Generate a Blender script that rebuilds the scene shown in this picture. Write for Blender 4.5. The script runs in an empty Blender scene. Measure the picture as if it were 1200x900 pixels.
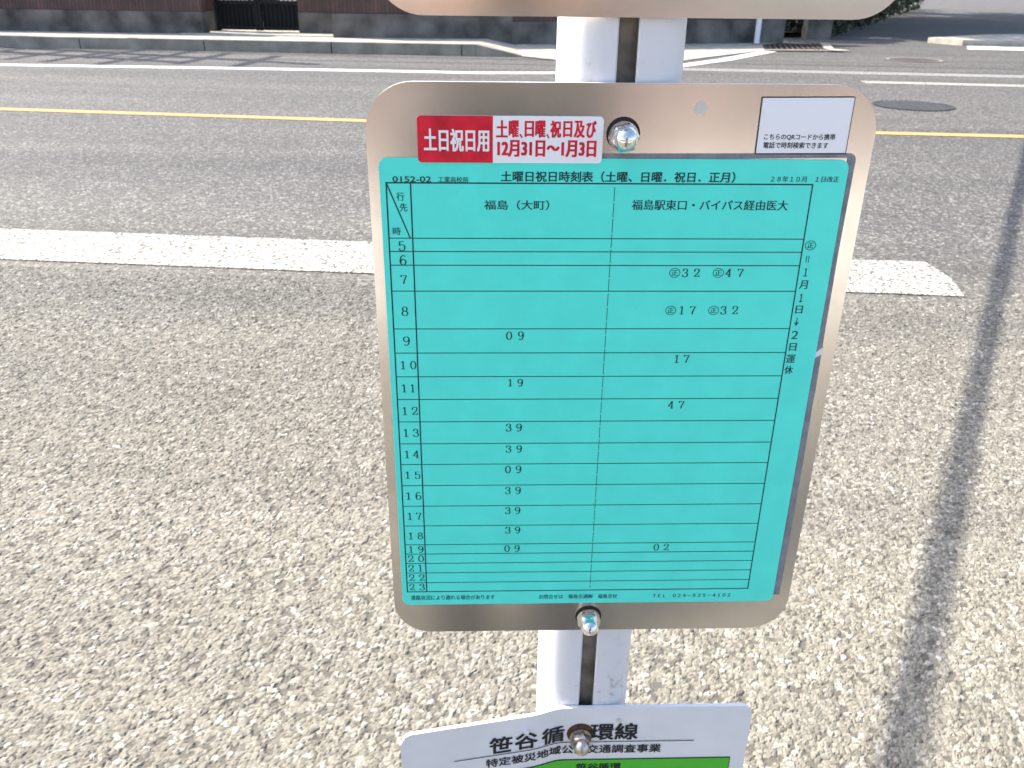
import bpy, bmesh, math, random
from mathutils import Vector, Matrix
random.seed(7)
S = bpy.context.scene
COL = S.collection
R = math.radians

# ---------------------------------------------------------------- camera
cam = bpy.data.cameras.new("camera")
cam.sensor_width = 36.0
cam.lens = 36.0 * 1005.0 / 1200.0
cam.clip_start = 0.02
cam.clip_end = 2000.0
cam.dof.use_dof = True
cam.dof.focus_distance = 0.50
cam.dof.aperture_fstop = 32.0
camo = bpy.data.objects.new("camera", cam)
COL.objects.link(camo)
YAW, PIT, ROL = R(1.96933), R(-25.45237), R(0.68044)
fw = Vector((math.sin(YAW) * math.cos(PIT), math.cos(YAW) * math.cos(PIT), math.sin(PIT)))
ri = Vector((math.cos(YAW), -math.sin(YAW), 0.0))
up = ri.cross(fw)
ri2 = ri * math.cos(ROL) + up * math.sin(ROL)
up2 = -ri * math.sin(ROL) + up * math.cos(ROL)
M = Matrix((ri2, up2, -fw)).transposed().to_4x4()
M.translation = Vector((-0.07222, -0.47701, 1.10))
camo.matrix_world = M
S.camera = camo

# ---------------------------------------------------------------- sky and sun
SUN_AZ, SUN_EL = R(-65.0), R(45.0)            # azimuth clockwise from +Y
world = bpy.data.worlds.new("World")
S.world = world
world.use_nodes = True
nt = world.node_tree
sky = nt.nodes.new("ShaderNodeTexSky")
sky.sky_type = 'NISHITA'
sky.sun_disc = False
sky.sun_elevation = SUN_EL
sky.sun_rotation = SUN_AZ % (2 * math.pi)
sky.air_density = 1.0
sky.dust_density = 2.6
bg = nt.nodes["Background"]
bg.inputs["Strength"].default_value = 0.13
nt.links.new(sky.outputs[0], bg.inputs["Color"])
sl = bpy.data.lights.new("sun", 'SUN')
sl.energy = 3.1
sl.angle = R(0.53)
sl.color = (1.0, 0.94, 0.84)
so = bpy.data.objects.new("sun", sl)
COL.objects.link(so)
sd = Vector((math.sin(SUN_AZ) * math.cos(SUN_EL), math.cos(SUN_AZ) * math.cos(SUN_EL), math.sin(SUN_EL)))
so.rotation_euler = (-sd).to_track_quat('-Z', 'Y').to_euler()
so.location = sd * 30

S.view_settings.view_transform = 'Standard'
S.view_settings.look = 'None'
S.view_settings.gamma = 1.0
S.view_settings.use_curve_mapping = False
S.view_settings.exposure = 1.66
S.render.engine = 'CYCLES'
S.cycles.max_bounces = 8

# ---------------------------------------------------------------- materials
def nodes(name):
    m = bpy.data.materials.new(name)
    m.use_nodes = True
    t = m.node_tree
    return m, t, t.nodes["Principled BSDF"]

def simple(name, col, rough=0.5, metal=0.0, spec=0.5, var=0.0, vscale=30.0, bump=0.0, bscale=200.0, coat=0.0):
    m, t, b = nodes(name)
    b.inputs["Base Color"].default_value = (*col, 1)
    b.inputs["Roughness"].default_value = rough
    b.inputs["Metallic"].default_value = metal
    b.inputs["Specular IOR Level"].default_value = spec
    b.inputs["Coat Weight"].default_value = coat
    tc = t.nodes.new("ShaderNodeTexCoord")
    if var > 0:
        n = t.nodes.new("ShaderNodeTexNoise")
        n.inputs["Scale"].default_value = vscale
        n.inputs["Detail"].default_value = 6
        t.links.new(tc.outputs["Object"], n.inputs["Vector"])
        r = t.nodes.new("ShaderNodeValToRGB")
        r.color_ramp.elements[0].position = 0.3
        r.color_ramp.elements[1].position = 0.7
        r.color_ramp.elements[0].color = (*[c * (1 - var) for c in col], 1)
        r.color_ramp.elements[1].color = (*[min(1, c * (1 + var * 0.6)) for c in col], 1)
        t.links.new(n.outputs["Fac"], r.inputs["Fac"])
        t.links.new(r.outputs[0], b.inputs["Base Color"])
    if bump > 0:
        n2 = t.nodes.new("ShaderNodeTexNoise")
        n2.inputs["Scale"].default_value = bscale
        n2.inputs["Detail"].default_value = 4
        t.links.new(tc.outputs["Object"], n2.inputs["Vector"])
        bp = t.nodes.new("ShaderNodeBump")
        bp.inputs["Strength"].default_value = bump
        bp.inputs["Distance"].default_value = 0.002
        t.links.new(n2.outputs["Fac"], bp.inputs["Height"])
        t.links.new(bp.outputs[0], b.inputs["Normal"])
    return m

def mathn(t, op, a, b=None, c=None):
    n = t.nodes.new("ShaderNodeMath")
    n.operation = op
    for i, v in enumerate((a, b, c)):
        if v is None:
            continue
        if hasattr(v, "links"):
            t.links.new(v, n.inputs[i])
        else:
            n.inputs[i].default_value = v
    return n.outputs[0]

def mixc(t, f, a, b, mode='MIX'):
    n = t.nodes.new("ShaderNodeMix")
    n.data_type = 'RGBA'
    n.blend_type = mode
    for k, v in (("Factor", f), ("A", a), ("B", b)):
        s = [q for q in n.inputs if q.name == k and (q.type == 'RGBA' or k == "Factor" and q.type == 'VALUE')][0]
        if hasattr(v, "links"):
            t.links.new(v, s)
        elif k == "Factor":
            s.default_value = v
        else:
            s.default_value = (*v, 1)
    return [o for o in n.outputs if o.type == 'RGBA'][0]

def ramp(t, f, stops):
    r = t.nodes.new("ShaderNodeValToRGB")
    e = r.color_ramp.elements
    while len(e) < len(stops):
        e.new(0.5)
    for i, (p, c) in enumerate(stops):
        e[i].position = p
        e[i].color = (*c, 1) if len(c) == 3 else c
    t.links.new(f, r.inputs["Fac"])
    return r.outputs[0]

def asphalt(name, paint=None, wear=0.0, geo=False):
    """open-graded asphalt: pale stones in a darker binder; lanes darker than the worn shoulder"""
    m, t, b = nodes(name)
    tc = t.nodes.new("ShaderNodeTexCoord")
    co = tc.outputs["Object"]
    # warp a little so that the stones are irregular
    nz = t.nodes.new("ShaderNodeTexNoise")
    nz.inputs["Scale"].default_value = 60
    nz.inputs["Detail"].default_value = 5
    t.links.new(co, nz.inputs["Vector"])
    off = t.nodes.new("ShaderNodeVectorMath")
    off.operation = 'SCALE'
    t.links.new(nz.outputs["Color"], off.inputs[0])
    off.inputs["Scale"].default_value = 0.03
    add = t.nodes.new("ShaderNodeVectorMath")
    add.operation = 'ADD'
    t.links.new(co, add.inputs[0])
    t.links.new(off.outputs[0], add.inputs[1])
    def voro(scale, feat='F1'):
        v = t.nodes.new("ShaderNodeTexVoronoi")
        v.feature = feat
        v.inputs["Scale"].default_value = scale
        t.links.new(add.outputs[0], v.inputs["Vector"])
        return v
    v1 = voro(92)
    v2 = voro(210)
    sep = t.nodes.new("ShaderNodeSeparateColor")
    t.links.new(v1.outputs["Color"], sep.inputs[0])
    sep2 = t.nodes.new("ShaderNodeSeparateColor")
    t.links.new(v2.outputs["Color"], sep2.inputs[0])
    d1, id1, id2, id3 = v1.outputs["Distance"], sep.outputs[0], sep.outputs[1], sep.outputs[2]
    if geo:                      # every stone is modelled: colour by stone
        at = t.nodes.new("ShaderNodeAttribute")
        at.attribute_name = "stone"
        sp = t.nodes.new("ShaderNodeSeparateColor")
        t.links.new(at.outputs["Color"], sp.inputs[0])
        id1, d1 = sp.outputs[0], sp.outputs[1]
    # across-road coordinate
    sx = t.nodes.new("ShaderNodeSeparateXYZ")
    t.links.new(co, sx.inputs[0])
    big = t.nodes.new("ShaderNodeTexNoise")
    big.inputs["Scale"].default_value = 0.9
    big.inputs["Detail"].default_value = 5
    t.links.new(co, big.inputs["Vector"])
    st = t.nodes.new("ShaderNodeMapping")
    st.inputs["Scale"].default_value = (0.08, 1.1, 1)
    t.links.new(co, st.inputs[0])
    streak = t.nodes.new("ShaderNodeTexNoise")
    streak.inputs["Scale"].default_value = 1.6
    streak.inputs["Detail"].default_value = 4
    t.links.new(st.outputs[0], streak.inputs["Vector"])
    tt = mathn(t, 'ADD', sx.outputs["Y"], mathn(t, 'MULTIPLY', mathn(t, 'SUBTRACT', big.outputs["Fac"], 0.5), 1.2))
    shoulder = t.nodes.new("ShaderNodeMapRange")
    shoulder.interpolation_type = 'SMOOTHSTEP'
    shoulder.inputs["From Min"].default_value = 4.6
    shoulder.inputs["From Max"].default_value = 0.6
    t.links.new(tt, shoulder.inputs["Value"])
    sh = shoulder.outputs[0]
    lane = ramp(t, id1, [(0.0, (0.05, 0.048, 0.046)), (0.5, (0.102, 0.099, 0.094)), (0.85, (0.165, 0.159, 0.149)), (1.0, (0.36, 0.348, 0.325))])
    warm = ramp(t, id1, [(0.0, (0.135, 0.124, 0.101)), (0.3, (0.205, 0.189, 0.153)), (0.8, (0.265, 0.246, 0.201)), (1.0, (0.42, 0.40, 0.35))])  # paler, warmer stone colours, mixed in towards the near side
    col = mixc(t, sh, lane, warm)
    tint = ramp(t, sep2.outputs[1], [(0.0, (0.78, 0.77, 0.76)), (0.6, (1.0, 1.0, 1.0)), (1.0, (1.12, 1.1, 1.06))])
    col = mixc(t, 1.0, col, tint, 'MULTIPLY')
    st2 = ramp(t, streak.outputs["Fac"], [(0.32, (0.8, 0.8, 0.81)), (0.62, (1.08, 1.07, 1.05))])
    col = mixc(t, 1.0, col, st2, 'MULTIPLY')
    # binder in the gaps
    gap = ramp(t, d1, [(0.5, (0, 0, 0)), (0.85, (1, 1, 1))])
    gapf = mathn(t, 'MULTIPLY', gap, 0.55)
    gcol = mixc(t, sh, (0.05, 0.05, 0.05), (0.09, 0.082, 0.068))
    col = mixc(t, gapf, col, gcol)
    if paint:
        pn = t.nodes.new("ShaderNodeTexNoise")
        pn.inputs["Scale"].default_value = 55
        pn.inputs["Detail"].default_value = 3
        t.links.new(co, pn.inputs["Vector"])
        pf = mathn(t, 'ADD', mathn(t, 'MULTIPLY', v1.outputs["Distance"], 0.55), mathn(t, 'MULTIPLY', pn.outputs["Fac"], 0.6))
        mask = ramp(t, pf, [(0.62 - wear, (1, 1, 1)), (0.80 - wear, (0.0, 0.0, 0.0))])
        pc = mixc(t, sep.outputs[1], tuple(c * 0.86 for c in paint), paint)
        col = mixc(t, mask, col, pc)
    t.links.new(col, b.inputs["Base Color"])
    b.inputs["Roughness"].default_value = 0.8
    b.inputs["Specular IOR Level"].default_value = 0.35
    # stone relief
    h1 = mathn(t, 'SUBTRACT', 1.0, mathn(t, 'POWER', v1.outputs["Distance"], 1.5))
    h2 = mathn(t, 'MULTIPLY', mathn(t, 'SUBTRACT', 1.0, v2.outputs["Distance"]), 0.3)
    hh = mathn(t, 'ADD', mathn(t, 'ADD', h1, h2), mathn(t, 'MULTIPLY', sep.outputs[2], 0.9))
    bp = t.nodes.new("ShaderNodeBump")
    if geo:
        hh = v2.outputs["Distance"]
    bp.inputs["Strength"].default_value = 0.3 if geo else 0.75
    bp.inputs["Distance"].default_value = 0.0012 if geo else 0.004
    t.links.new(hh, bp.inputs["Height"])
    t.links.new(bp.outputs[0], b.inputs["Normal"])
    return m

def brick_mat():
    m, t, b = nodes("brown wall tile")
    tc = t.nodes.new("ShaderNodeTexCoord")
    mp = t.nodes.new("ShaderNodeMapping")
    mp.inputs["Rotation"].default_value = (R(90), 0, 0)
    t.links.new(tc.outputs["Object"], mp.inputs[0])
    br = t.nodes.new("ShaderNodeTexBrick")
    br.offset = 0.0
    br.inputs["Color1"].default_value = (0.12, 0.052, 0.04, 1)
    br.inputs["Color2"].default_value = (0.075, 0.037, 0.03, 1)
    br.inputs["Mortar"].default_value = (0.04, 0.036, 0.034, 1)
    br.inputs["Scale"].default_value = 1.0
    br.inputs["Mortar Size"].default_value = 0.009
    br.inputs["Brick Width"].default_value = 0.062
    br.inputs["Row Height"].default_value = 0.235
    t.links.new(mp.outputs[0], br.inputs["Vector"])
    n = t.nodes.new("ShaderNodeTexNoise")
    n.inputs["Scale"].default_value = 2.3
    n.inputs["Detail"].default_value = 6
    t.links.new(tc.outputs["Object"], n.inputs["Vector"])
    d = ramp(t, n.outputs["Fac"], [(0.3, (0.55, 0.55, 0.58)), (0.7, (1.15, 1.1, 1.08))])
    t.links.new(mixc(t, 1.0, br.outputs["Color"], d, 'MULTIPLY'), b.inputs["Base Color"])
    b.inputs["Roughness"].default_value = 0.6
    bp = t.nodes.new("ShaderNodeBump")
    bp.inputs["Strength"].default_value = 0.8
    bp.inputs["Distance"].default_value = 0.008
    bp.invert = True
    t.links.new(br.outputs["Fac"], bp.inputs["Height"])
    t.links.new(bp.outputs[0], b.inputs["Normal"])
    return m

def metal_plate():
    m, t, b = nodes("anodised aluminium")
    tc = t.nodes.new("ShaderNodeTexCoord")
    b.inputs["Metallic"].default_value = 1.0
    n = t.nodes.new("ShaderNodeTexNoise")
    n.inputs["Scale"].default_value = 14
    n.inputs["Detail"].default_value = 8
    n.inputs["Roughness"].default_value = 0.65
    t.links.new(tc.outputs["Object"], n.inputs["Vector"])
    c = ramp(t, n.outputs["Fac"], [(0.28, (0.64, 0.61, 0.57)), (0.5, (0.75, 0.715, 0.665)), (0.75, (0.82, 0.79, 0.745))])
    t.links.new(c, b.inputs["Base Color"])
    mp = t.nodes.new("ShaderNodeMapping")
    mp.inputs["Scale"].default_value = (900, 1, 14)
    t.links.new(tc.outputs["Object"], mp.inputs[0])
    g = t.nodes.new("ShaderNodeTexNoise")
    g.inputs["Scale"].default_value = 1.0
    g.inputs["Detail"].default_value = 3
    t.links.new(mp.outputs[0], g.inputs["Vector"])
    r = mathn(t, 'MULTIPLY_ADD', g.outputs["Fac"], 0.05, mathn(t, 'MULTIPLY_ADD', n.outputs["Fac"], -0.08, 0.205))
    t.links.new(r, b.inputs["Roughness"])
    return m

def pole_paint():
    m, t, b = nodes("white pole paint")
    tc = t.nodes.new("ShaderNodeTexCoord")
    n = t.nodes.new("ShaderNodeTexNoise")
    n.inputs["Scale"].default_value = 150
    n.inputs["Detail"].default_value = 5
    n.inputs["Roughness"].default_value = 0.6
    t.links.new(tc.outputs["Object"], n.inputs["Vector"])
    n2 = t.nodes.new("ShaderNodeTexNoise")
    n2.inputs["Scale"].default_value = 14
    n2.inputs["Detail"].default_value = 3
    t.links.new(tc.outputs["Object"], n2.inputs["Vector"])
    f = mathn(t, 'MULTIPLY', n.outputs["Fac"], mathn(t, 'ADD', n2.outputs["Fac"], 0.28))
    c = ramp(t, f, [(0.45, (0.67, 0.67, 0.70)), (0.55, (0.63, 0.62, 0.64)), (0.68, (0.3, 0.28, 0.28))])
    t.links.new(c, b.inputs["Base Color"])
    b.inputs["Roughness"].default_value = 0.35
    return m

MT = {}
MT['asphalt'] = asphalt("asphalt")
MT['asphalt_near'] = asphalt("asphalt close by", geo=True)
MT['white_paint'] = asphalt("worn white road paint", (0.55, 0.53, 0.465), 0.10)
MT['far_white'] = asphalt("white road paint", (0.82, 0.82, 0.80), -0.2)
MT['faded_white'] = asphalt("faded white road paint", (0.42, 0.41, 0.39), 0.12)
MT['yellow_paint'] = asphalt("yellow road paint", (0.56, 0.36, 0.13), -0.1)
MT['concrete'] = simple("pale concrete", (0.42, 0.385, 0.32), 0.85, var=0.3, vscale=5, bump=0.4)
MT['paving'] = simple("pale paving", (0.52, 0.485, 0.43), 0.85, var=0.15, vscale=6, bump=0.3)  # brightened for the light it bounces onto the plate
MT['kerb'] = simple("kerb concrete", (0.27, 0.245, 0.20), 0.85, var=0.35, vscale=4, bump=0.4)
MT['base'] = simple("stained wall concrete", (0.128, 0.117, 0.105), 0.9, var=0.75, vscale=2.2, bump=0.5, bscale=60)
MT['brick'] = brick_mat()
MT['iron'] = simple("black iron", (0.008, 0.008, 0.009), 0.6, var=0.3, spec=0.25)
MT['cover'] = simple("rusty cast iron", (0.075, 0.055, 0.048), 0.7, var=0.4, vscale=12, bump=0.5, bscale=60)
MT['dark_cover'] = simple("dark cast iron", (0.04, 0.039, 0.041), 0.7, var=0.4, vscale=12, bump=0.5, bscale=60)
MT['plate'] = metal_plate()
MT['pole'] = pole_paint()
MT['plate_edge'] = simple("sawn aluminium edge", (0.82, 0.82, 0.82), 0.55, metal=0.5)
MT['slot'] = simple("dirty channel metal", (0.27, 0.235, 0.20), 0.6, metal=0.2, var=0.5, vscale=60)
MT['chrome'] = simple("bright steel nut", (0.78, 0.78, 0.78), 0.12, metal=1.0)
MT['old_nut'] = simple("weathered steel nut", (0.55, 0.5, 0.45), 0.32, metal=1.0, var=0.3, vscale=300)
MT['hole'] = simple("dark bolt hole", (0.015, 0.014, 0.014), 0.8)  # flat dark disc behind the nuts, flat sheet under the grate bars
MT['rust_hole'] = simple("rusty bolt hole", (0.09, 0.035, 0.015), 0.85, var=0.5, vscale=300)
MT['teal'] = simple("turquoise sheet", (0.095, 0.79, 0.68), 0.42, spec=0.3, var=0.05, vscale=45, bump=0.12, bscale=260)
MT['ink'] = simple("black ink", (0.02, 0.05, 0.055), 0.5, spec=0.2)
MT['red'] = simple("red sticker film", (0.66, 0.012, 0.035), 0.35, spec=0.35, var=0.3, vscale=70, bump=0.25, bscale=300)
MT['sticker'] = simple("white sticker film", (0.82, 0.82, 0.84), 0.4, spec=0.3)
MT['white_ink'] = simple("white lettering film", (0.80, 0.80, 0.82), 0.45, spec=0.3)
MT['black_ink'] = simple("black lettering film", (0.015, 0.015, 0.018), 0.5, spec=0.25)
MT['residue'] = simple("old adhesive residue", (0.25, 0.25, 0.28), 0.75, spec=0.25, var=0.25, vscale=90, bump=0.6, bscale=900)
MT['tape'] = simple("torn white tape scrap", (0.7, 0.7, 0.74), 0.6)
MT['board'] = simple("white board enamel", (0.72, 0.72, 0.73), 0.4, spec=0.35, var=0.06, vscale=25)
MT['green'] = simple("bright green print", (0.07, 0.46, 0.03), 0.45, spec=0.3)
MT['rivet'] = simple("grey rivet", (0.62, 0.60, 0.54), 0.6, metal=0.3)
MT['wood'] = simple("tree bark", (0.09, 0.065, 0.045), 0.9, var=0.4)
MT['cable'] = simple("black cable", (0.02, 0.02, 0.02), 0.6)
MT['grey_conc'] = simple("grey pole concrete", (0.33, 0.32, 0.31), 0.9, var=0.2)
MT['post_white'] = simple("white post paint", (0.75, 0.77, 0.8), 0.4)
MT['soil'] = simple("garden soil", (0.05, 0.04, 0.03), 0.95, var=0.4)
MT['render_wall'] = simple("pale wall render", (0.36, 0.27, 0.245), 0.9, var=0.15, vscale=1.5)

def leafmat(name, c):
    m, t, b = nodes(name)
    oi = t.nodes.new("ShaderNodeTexNoise")
    oi.inputs["Scale"].default_value = 3.0
    tc = t.nodes.new("ShaderNodeTexCoord")
    t.links.new(tc.outputs["Object"], oi.inputs["Vector"])
    t.links.new(ramp(t, oi.outputs["Fac"], [(0.3, tuple(x * 0.6 for x in c)), (0.7, tuple(x * 1.4 for x in c))]), b.inputs["Base Color"])
    b.inputs["Roughness"].default_value = 0.55
    return m
MT['leaf'] = leafmat("dark leaves", (0.022, 0.036, 0.014))
MT['leaf2'] = leafmat("yellow green leaves", (0.16, 0.17, 0.06))

# ---------------------------------------------------------------- mesh helpers
class MB:
    def __init__(self):
        self.v, self.f, self.mi, self.sm, self.mats = [], [], [], [], []
    def _m(self, mat):
        if mat not in self.mats:
            self.mats.append(mat)
        return self.mats.index(mat)
    def add(self, vs, fs, mat, smooth=False):
        o = len(self.v)
        self.v += [tuple(p) for p in vs]
        k = self._m(mat)
        for f in fs:
            self.f.append([i + o for i in f]); self.mi.append(k); self.sm.append(smooth)
    def quad(self, a, b, c, d, mat):
        self.add([a, b, c, d], [(0, 1, 2, 3)], mat)
    def box(self, x0, x1, y0, y1, z0, z1, mat):
        vs = [(x, y, z) for z in (z0, z1) for y in (y0, y1) for x in (x0, x1)]
        self.add(vs, [(0, 2, 3, 1), (4, 5, 7, 6), (0, 1, 5, 4), (2, 6, 7, 3), (0, 4, 6, 2), (1, 3, 7, 5)], mat)
    def prism(self, pts, y0, y1, mat, edge=None, bev=0.0):
        """outline in x,z (counter-clockwise seen from -y), front at y0, back at y1"""
        n = len(pts)
        vs = [(x, y0, z) for x, z in pts] + [(x, y1, z) for x, z in pts]
        self.add(vs, [tuple(range(n)), tuple(range(2 * n - 1, n - 1, -1))], mat)
        self.add(vs, [(i, i + n, (i + 1) % n + n, (i + 1) % n) for i in range(n)], edge or mat)
    def column(self, pts, z0, z1, mat):
        n = len(pts)
        vs = [(x, y, z0) for x, y in pts] + [(x, y, z1) for x, y in pts]
        self.add(vs, [tuple(range(n - 1, -1, -1)), tuple(range(n, 2 * n))] + [(i, (i + 1) % n, (i + 1) % n + n, i + n) for i in range(n)], mat)
    def tube(self, pts, rad, mat, seg=10):
        pts = [Vector(p) for p in pts]
        rads = rad if isinstance(rad, (list, tuple)) else [rad] * len(pts)
        vs, fs = [], []
        for i, p in enumerate(pts):
            d = (pts[min(i + 1, len(pts) - 1)] - pts[max(i - 1, 0)]).normalized()
            a = d.cross(Vector((0, 0, 1)) if abs(d.z) < 0.9 else Vector((1, 0, 0))).normalized()
            b = d.cross(a)
            for k in range(seg):
                w = 2 * math.pi * k / seg
                vs.append(p + (a * math.cos(w) + b * math.sin(w)) * rads[i])
        for i in range(len(pts) - 1):
            for k in range(seg):
                k2 = (k + 1) % seg
                fs.append((i * seg + k, (i + 1) * seg + k, (i + 1) * seg + k2, i * seg + k2))
        self.add(vs, fs, mat, True)
        n = len(pts) - 1
        self.add(vs[:seg], [tuple(range(seg))], mat)
        self.add(vs[n * seg:], [tuple(range(seg - 1, -1, -1))], mat)
    def build(self, name, parent=None, tag=None, loc=None, fix=True):
        me = bpy.data.meshes.new(name)
        me.from_pydata(self.v, [], self.f)
        for m in self.mats:
            me.materials.append(m)
        me.polygons.foreach_set("material_index", self.mi)
        me.polygons.foreach_set("use_smooth", self.sm)
        if fix:
            bm = bmesh.new(); bm.from_mesh(me)
            bmesh.ops.recalc_face_normals(bm, faces=bm.faces)
            bm.to_mesh(me); bm.free()
        me.update()
        o = bpy.data.objects.new(name, me)
        COL.objects.link(o)
        if parent:
            o.parent = parent
        if loc:
            o.location = loc
        if tag:
            for k, v in tag.items():
                o[k] = v
        return o

def thing(name, label, cat, loc=(0, 0, 0), rz=0.0, group=None):
    o = bpy.data.objects.new(name, None)
    o.empty_display_size = 0.1
    COL.objects.link(o)
    o.location = loc
    o.rotation_euler = (0, 0, rz)
    o["label"] = label
    o["category"] = cat
    if group:
        o["group"] = group
    return o
def lab(label, cat, group=None):
    d = {"label": label, "category": cat}
    if group:
        d["group"] = group
    return d
STRUCT = {"kind": "structure"}

def rrect(x0, x1, z0, z1, r, n=8):
    pts = []
    for cx, cz, a0 in ((x1 - r, z0 + r, -90), (x1 - r, z1 - r, 0), (x0 + r, z1 - r, 90), (x0 + r, z0 + r, 180)):
        for k in range(n + 1):
            a = R(a0 + 90 * k / n)
            pts.append((cx + r * math.cos(a), cz + r * math.sin(a)))
    return pts

_cache = {}
def glyphs(text, weight):
    key = (text, weight)
    if key not in _cache:
        c = bpy.data.curves.new("lettering", 'FONT')
        c.body = text
        c.size = 1.0
        c.offset = weight
        c.resolution_u = 3
        o = bpy.data.objects.new("lettering", c)
        COL.objects.link(o)
        bpy.context.view_layer.update()
        dg = bpy.context.evaluated_depsgraph_get()
        me = bpy.data.meshes.new_from_object(o.evaluated_get(dg))
        vs = [(v.co.x, v.co.y) for v in me.vertices]
        fs = [tuple(p.vertices) for p in me.polygons]
        bpy.data.objects.remove(o); bpy.data.curves.remove(c); bpy.data.meshes.remove(me)
        xs = [p[0] for p in vs]; ys = [p[1] for p in vs]
        _cache[key] = (vs, fs, min(xs), max(xs), min(ys), max(ys))
    return _cache[key]

def letter(mb, text, cx, cz, w, h, y, mat, weight=0.0, dil=0.0, fn=None):
    """lettering fitted to a w x h box (mm) centred at cx, cz on the sheet front y; dil thickens the uprights only"""
    vs, fs, a, b, c, d = glyphs(text, 0.0)
    dz = max(0.0, weight)
    reps = [(0.0, 0.0)] if dil <= 0 else [(-dil, 0), (0, 0), (dil, 0)]
    if dz > 0:
        reps = [(p, q) for p in (-dil, 0, dil) for q in (-dz, dz)] if dil > 0 else [(0, -dz), (0, dz)]
    for k, (s, sz) in enumerate(reps):
        out = []
        for x, z in vs:
            px = (cx + s + ((x - a) / (b - a) - 0.5) * (w - 2 * dil)) / 1000.0
            pz = (cz + sz + ((z - c) / (d - c) - 0.5) * (h - 2 * dz)) / 1000.0
            q = (px, y - 0.000008 * k, pz)
            out.append(fn(*q) if fn else q)
        mb.add(out, fs, mat)

def ring(mb, cx, cz, rx, rz, th, y, mat, n=24):
    vs, fs = [], []
    for k in range(n):
        a = 2 * math.pi * k / n
        for q in (1.0, 1.0 - th / rx):
            vs.append(((cx + rx * q * math.cos(a)) / 1000, y, (cz + rz * q * math.sin(a)) / 1000))
    for k in range(n):
        j = (k + 1) % n
        fs.append((2 * k, 2 * j, 2 * j + 1, 2 * k + 1))
    mb.add(vs, fs, mat)

# ---------------------------------------------------------------- road frame: s along the road, t across it
RA = R(-6.8)
U2 = Vector((math.cos(RA), math.sin(RA)))
V2 = Vector((-math.sin(RA), math.cos(RA)))
def RW(s, t, z=0.0):
    p = U2 * s + V2 * t
    return (p.x, p.y, z)
def roadobj(mb, name, tag):
    """mesh written in road coordinates"""
    o = mb.build(name, tag=tag)
    o.rotation_euler = (0, 0, RA)
    return o
def strip(mb, line, w, z, mat):
    """a painted strip of width w centred on a polyline"""
    P = [Vector(p) for p in line]
    L, Rr = [], []
    for i, p in enumerate(P):
        d = (P[min(i + 1, len(P) - 1)] - P[max(i - 1, 0)]).normalized()
        n = Vector((-d.y, d.x)) * (w[i] if isinstance(w, list) else w) / 2
        L.append((p.x + n.x, p.y + n.y, z)); Rr.append((p.x - n.x, p.y - n.y, z))
    for i in range(len(P) - 1):
        mb.quad(L[i], L[i + 1], Rr[i + 1], Rr[i], mat)

# ================================================================ SETTING
g = MB()
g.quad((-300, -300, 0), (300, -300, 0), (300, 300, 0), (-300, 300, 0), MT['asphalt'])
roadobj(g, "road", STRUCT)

# the road in front of the stop: every stone of the open surface modelled
import numpy as np
def stone_field(x, y, cell, rng_seed):
    """nearest and second nearest jittered cell point; returns d1, d2, id-hash"""
    def hsh(i, j, k):
        h = (i * 374761393 + j * 668265263 + k * 2147483647 + rng_seed * 974711) & 0xffffffff
        h = ((h ^ (h >> 13)) * 1274126177) & 0xffffffff
        return ((h ^ (h >> 16)) & 0xffff) / 65535.0
    gx, gy = np.floor(x / cell).astype(np.int64), np.floor(y / cell).astype(np.int64)
    d1 = np.full(x.shape, 9.0); d2 = np.full(x.shape, 9.0); idh = np.zeros(x.shape)
    hz = np.zeros(x.shape)
    for di in (-1, 0, 1):
        for dj in (-1, 0, 1):
            i, j = gx + di, gy + dj
            px, py = (i + .08 + .84 * hsh(i, j, 1)), (j + .08 + .84 * hsh(i, j, 2))
            an = hsh(i, j, 3) * 3.1416
            st_ = .75 + .6 * hsh(i, j, 4)
            ux, uy = x / cell - px, y / cell - py
            ca, sa = np.cos(an), np.sin(an)
            d = np.sqrt(((ux * ca + uy * sa) * st_) ** 2 + ((-ux * sa + uy * ca) / st_) ** 2)
            near = d < d1
            d2 = np.where(near, d1, np.minimum(d2, d))
            idh = np.where(near, hsh(i, j, 5), idh)
            hz = np.where(near, hsh(i, j, 6), hz)
            d1 = np.where(near, d, d1)
    return d1, d2, idh, hz
GS = .0030
xs = np.arange(-2.75, 2.45, GS); ys = np.arange(.12, 2.74, GS)
nx, ny = len(xs), len(ys)
X, Y = np.meshgrid(xs, ys)
a1, a2, ida, hza = stone_field(X, Y, .0112, 3)
b1, b2, idb, hzb = stone_field(X + .31, Y + .17, .0062, 8)
# slow undulation
und = .5 + .25 * np.sin(X * 3.1 + 1.3 * np.sin(Y * 2.3)) + .25 * np.sin(Y * 4.7 + X * 1.9)
dome = np.clip((a2 - a1) * 2.2, 0, 1)
big = np.sqrt(dome) * (.0015 + .0034 * hza)
sml = np.sqrt(np.clip((b2 - b1) * 2.2, 0, 1)) * (.0010 + .0019 * hzb)
Zt = np.where(hza > .945, sml * .35, np.maximum(big, sml)) + .0006 * und
pit = hza > .945                          # a stone plucked out here and there
isb = (big >= sml)
fade = np.clip(np.minimum(np.minimum(X - xs[0], xs[-1] - X) / .12, np.minimum(Y - ys[0], ys[-1] - Y) / .05), 0, 1)
Zt = .0015 + Zt * fade
sid = np.where(pit, .02, np.where(isb, ida, idb))
edg = np.where(isb, 1 - dome, 1 - np.clip((b2 - b1) * 2.2, 0, 1))
edg = np.where(pit, np.maximum(edg, .72), edg)
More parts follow.
